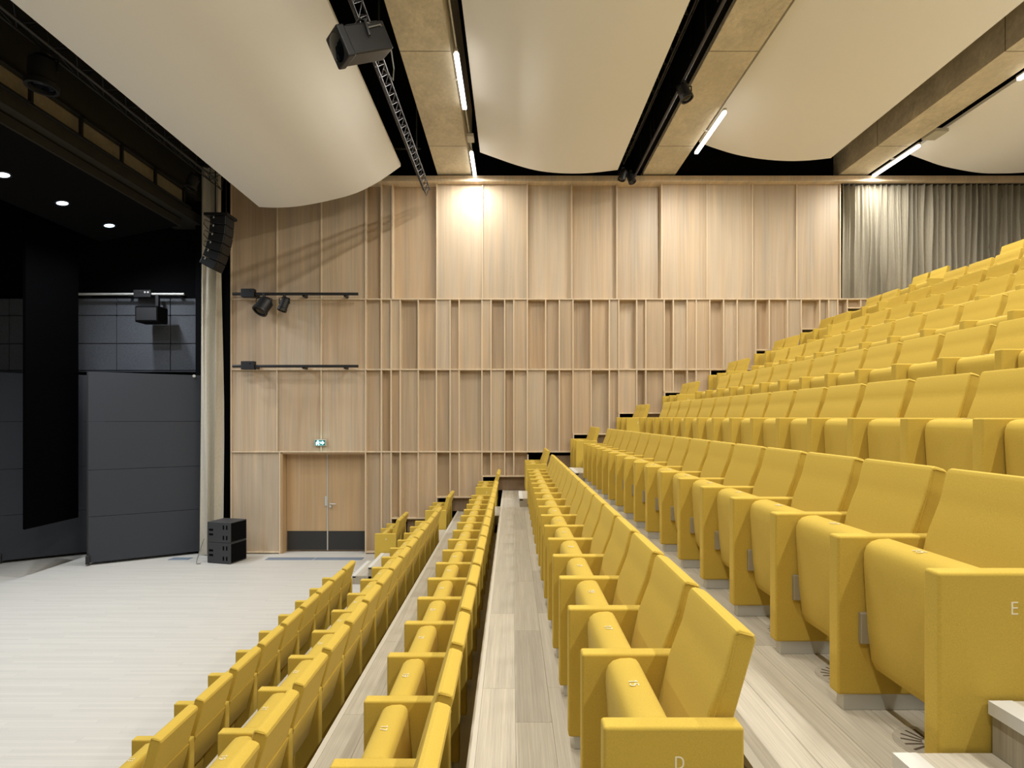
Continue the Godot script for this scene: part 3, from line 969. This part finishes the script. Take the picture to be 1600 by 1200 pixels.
	spot_can("dark spotlight beside the pale-rimmed one at the end of the second truss", Vector3(2.18, 7.72, -11.7), Vector3(-0.3, -1, 0.1), 0.24, 0.07, 0.1)
	spot_can("large dim spotlight high over the stage opening, left of the lowest ceiling panel", Vector3(-5.75, 7.30, -7.3), Vector3(-0.05, -1, 0.05), 0.42, 0.16, 0.22)
	spot_can("dim spotlight over the stage opening just above the pale curtain", Vector3(-5.9, 7.36, -11.0), Vector3(-0.3, -1, 0.1), 0.3, 0.1, 0.15)
	# wall pipes
	var kinds := ["upper black pipe with a socket box and two spotlights, fixed on the oak wall", "lower black pipe with a socket box, fixed on the oak wall above the doors"]
	for i in 2:
		var y := wy([461.0, 572.0][i]) - 0.02
		var o := thing("wall_pipe", kinds[i], "pipe", Vector3(0, y, WALL + 0.2), 0.0, "black lighting pipes on the oak wall")
		part("pipe", MB.new().tube([Vector3(-5.72, 0, 0), Vector3(-3.15, 0, 0)], 0.03, 10).done(), M.black_metal, o)
		part("socket_box", rb(Vector3(-5.53, -0.07, -0.06), Vector3(-5.26, 0.10, 0.06), 0.008), M.black_paint, o)
		for x in [-5.3, -4.3, -3.45]:
			part("bracket", boxm(Vector3(x, -0.05, -0.2), Vector3(x + 0.05, 0.02, 0.0)), M.black_metal, o)
		for x in [-5.335, -5.335]:
			part("socket", MB.new().tube([Vector3(x, 0.05, 0.06), Vector3(x, 0.05, 0.066)], 0.012, 8).done(), M.steel, o)
	var yp := wy(461.0) - 0.02
	spot_can("black spotlight with a wide barrel hanging from the upper wall pipe, nearer the stage", Vector3(-5.08, yp - 0.03, WALL + 0.2), Vector3(-0.35, -0.85, 0.5), 0.36, 0.14, 0.20)
	spot_can("slim black spotlight hanging from the upper wall pipe, second from the stage", Vector3(-4.66, yp - 0.03, WALL + 0.2), Vector3(-0.28, -0.95, 0.2), 0.32, 0.085, 0.17)
	# exit sign
	var s := thing("exit_sign", "small lit white and green exit sign above the double door", "exit sign", Vector3(wx(501.0), wy(691.7), WALL + 0.03))
	part("case", rb(Vector3(-0.12, -0.07, -0.06), Vector3(0.12, 0.07, 0.0), 0.008), M.box_white, s)
	var f := part("lit_face", boxm(Vector3(-0.105, -0.056, 0.0), Vector3(0.105, 0.056, 0.003)), M.sign_green, s)
	# running figure and arrow
	part("figure", MB.new().extrude(PackedVector2Array([Vector2(-0.085, -0.045), Vector2(-0.065, -0.045), Vector2(-0.05, -0.015), Vector2(-0.035, -0.045), Vector2(-0.012, -0.045), Vector2(-0.03, 0.0), Vector2(-0.012, 0.0), Vector2(-0.012, 0.018), Vector2(-0.035, 0.022), Vector2(-0.03, 0.045), Vector2(-0.06, 0.045), Vector2(-0.062, 0.022), Vector2(-0.085, 0.012)]), 0.003, 0.006).done(), M.sign_glow, f)
	part("arrow", MB.new().extrude(PackedVector2Array([Vector2(0.008, -0.018), Vector2(0.045, -0.018), Vector2(0.045, -0.042), Vector2(0.09, 0.0), Vector2(0.045, 0.042), Vector2(0.045, 0.018), Vector2(0.008, 0.018)]), 0.003, 0.006).done(), M.sign_glow, f)
	var l := OmniLight3D.new()
	l.name = "sign_light"
	l.light_color = Color(0.75, 0.97, 1.0)
	l.light_energy = 0.012
	l.omni_range = 15.0
	l.omni_attenuation = 2.0
	l.light_size = 0.05
	l.position = Vector3(0, 0, 0.08)
	l.shadow_enabled = true
	s.add_child(l)
	# junction boxes on the beams
	var j := part("junction_box", rb(Vector3(-0.80, 7.80, -10.75), Vector3(-0.68, 7.86, -10.5), 0.006), M.box_white, self)
	tag(j, "small white junction box between the two lamps of the first beam", "junction box")
	var j2 := part("junction_box", rb(Vector3(7.36, 7.82, -10.7), Vector3(7.60, 7.88, -10.35), 0.006), M.box_white, self)
	tag(j2, "small grey junction box beside the lamp of the last beam", "junction box")
	var con := part("conduit", MB.new().tube([Vector3(-0.76, 7.882, -1.0), Vector3(-0.76, 7.882, -12.3)], 0.012, 6).done(), M.box_white, self)
	tag(con, "thin pale conduit carrying the lamps along the first beam", "conduit")
	# floor grilles
	for g in [[-4.93, -3.98, "first"], [-3.96, -3.0, "second"], [-6.86, -6.46, "third"]]:
		var o := thing("floor_grille", "grey floor grille, %s" % {"first": "left half of the strip before the double door", "second": "right half of the strip before the double door", "third": "short one by the stage curtain"}[g[2]], "grille")
		part("frame", boxm(Vector3(g[0], 0.0, -12.06), Vector3(g[1], 0.006, -11.86)), M.grille, o)
		for i in 4:
			part("bar", boxm(Vector3(g[0] + 0.01, 0.006, -12.045 + 0.047 * i), Vector3(g[1] - 0.01, 0.010, -12.02 + 0.047 * i)), M.grille, o)
	# swirl air outlets in the floor under the seats of the row marked E
	for i in 6:
		var z: float = 1.98 + PITCH * i
		var o := thing("floor_diffuser", "round slotted air outlet in the floor, %s from the near stairs under row marked E" % ORD[i], "air outlet", Vector3(1.40, RISE * 4 + 0.001, -z), 0.0, "round floor air outlets")
		part("plate", MB.new().lathe(PackedVector2Array([Vector2(0.115, 0.0), Vector2(0.113, 0.004), Vector2(0.0, 0.004)]), 28).done(), M.plank_3, o)
		for a in 16:
			var mb2 := MB.new()
			mb2.xf = Transform3D(Basis(Vector3.UP, TAU * a / 16), Vector3.ZERO)
			mb2.box(Vector3(0.03, 0.003, -0.004), Vector3(0.092, 0.0048, 0.004))
			part("slot", mb2.done(), M.slot, o)


func make_lamps() -> void:
	batten(-0.76, 11.12, 12.22, "LED batten right of the first beam, the one touching the wall")
	batten(-0.76, 8.10, 9.55, "LED batten right of the first beam, second from the wall")
	batten(-0.76, 3.3, 4.75, "LED batten of the first beam, third from the wall, overhead")
	batten(-0.76, 0.3, 1.75, "LED batten of the first beam, fourth from the wall, overhead")
	batten(-0.76, -3.2, -1.8, "LED batten of the first beam, beyond the one directly overhead")
	batten(3.45, -3.5, -2.0, "LED batten of the second beam, beyond the one directly overhead")
	batten(3.45, 9.65, 11.15, "LED batten right of the second beam, near the wall")
	batten(3.45, 4.0, 5.5, "LED batten of the second beam, overhead, away from the wall")
	batten(3.45, 0.5, 2.0, "LED batten of the second beam, directly overhead")
	batten(7.42, 10.85, 12.22, "LED batten right of the third beam, the one touching the wall")
	batten(7.42, 7.25, 8.72, "LED batten right of the third beam, second from the wall")
	batten(7.42, 3.5, 5.0, "LED batten of the third beam, overhead, third from the wall")
	batten(7.42, -0.5, 1.0, "LED batten of the third beam, overhead, fourth from the wall")


func _ready() -> void:
	rng.seed = 1
	make_materials()
	make_camera()
	make_lamps()
	make_shell()
	make_side_wall()
	make_beams()
	make_clouds()
	make_stage()
	make_curtains()
	make_seats()
	make_rig()
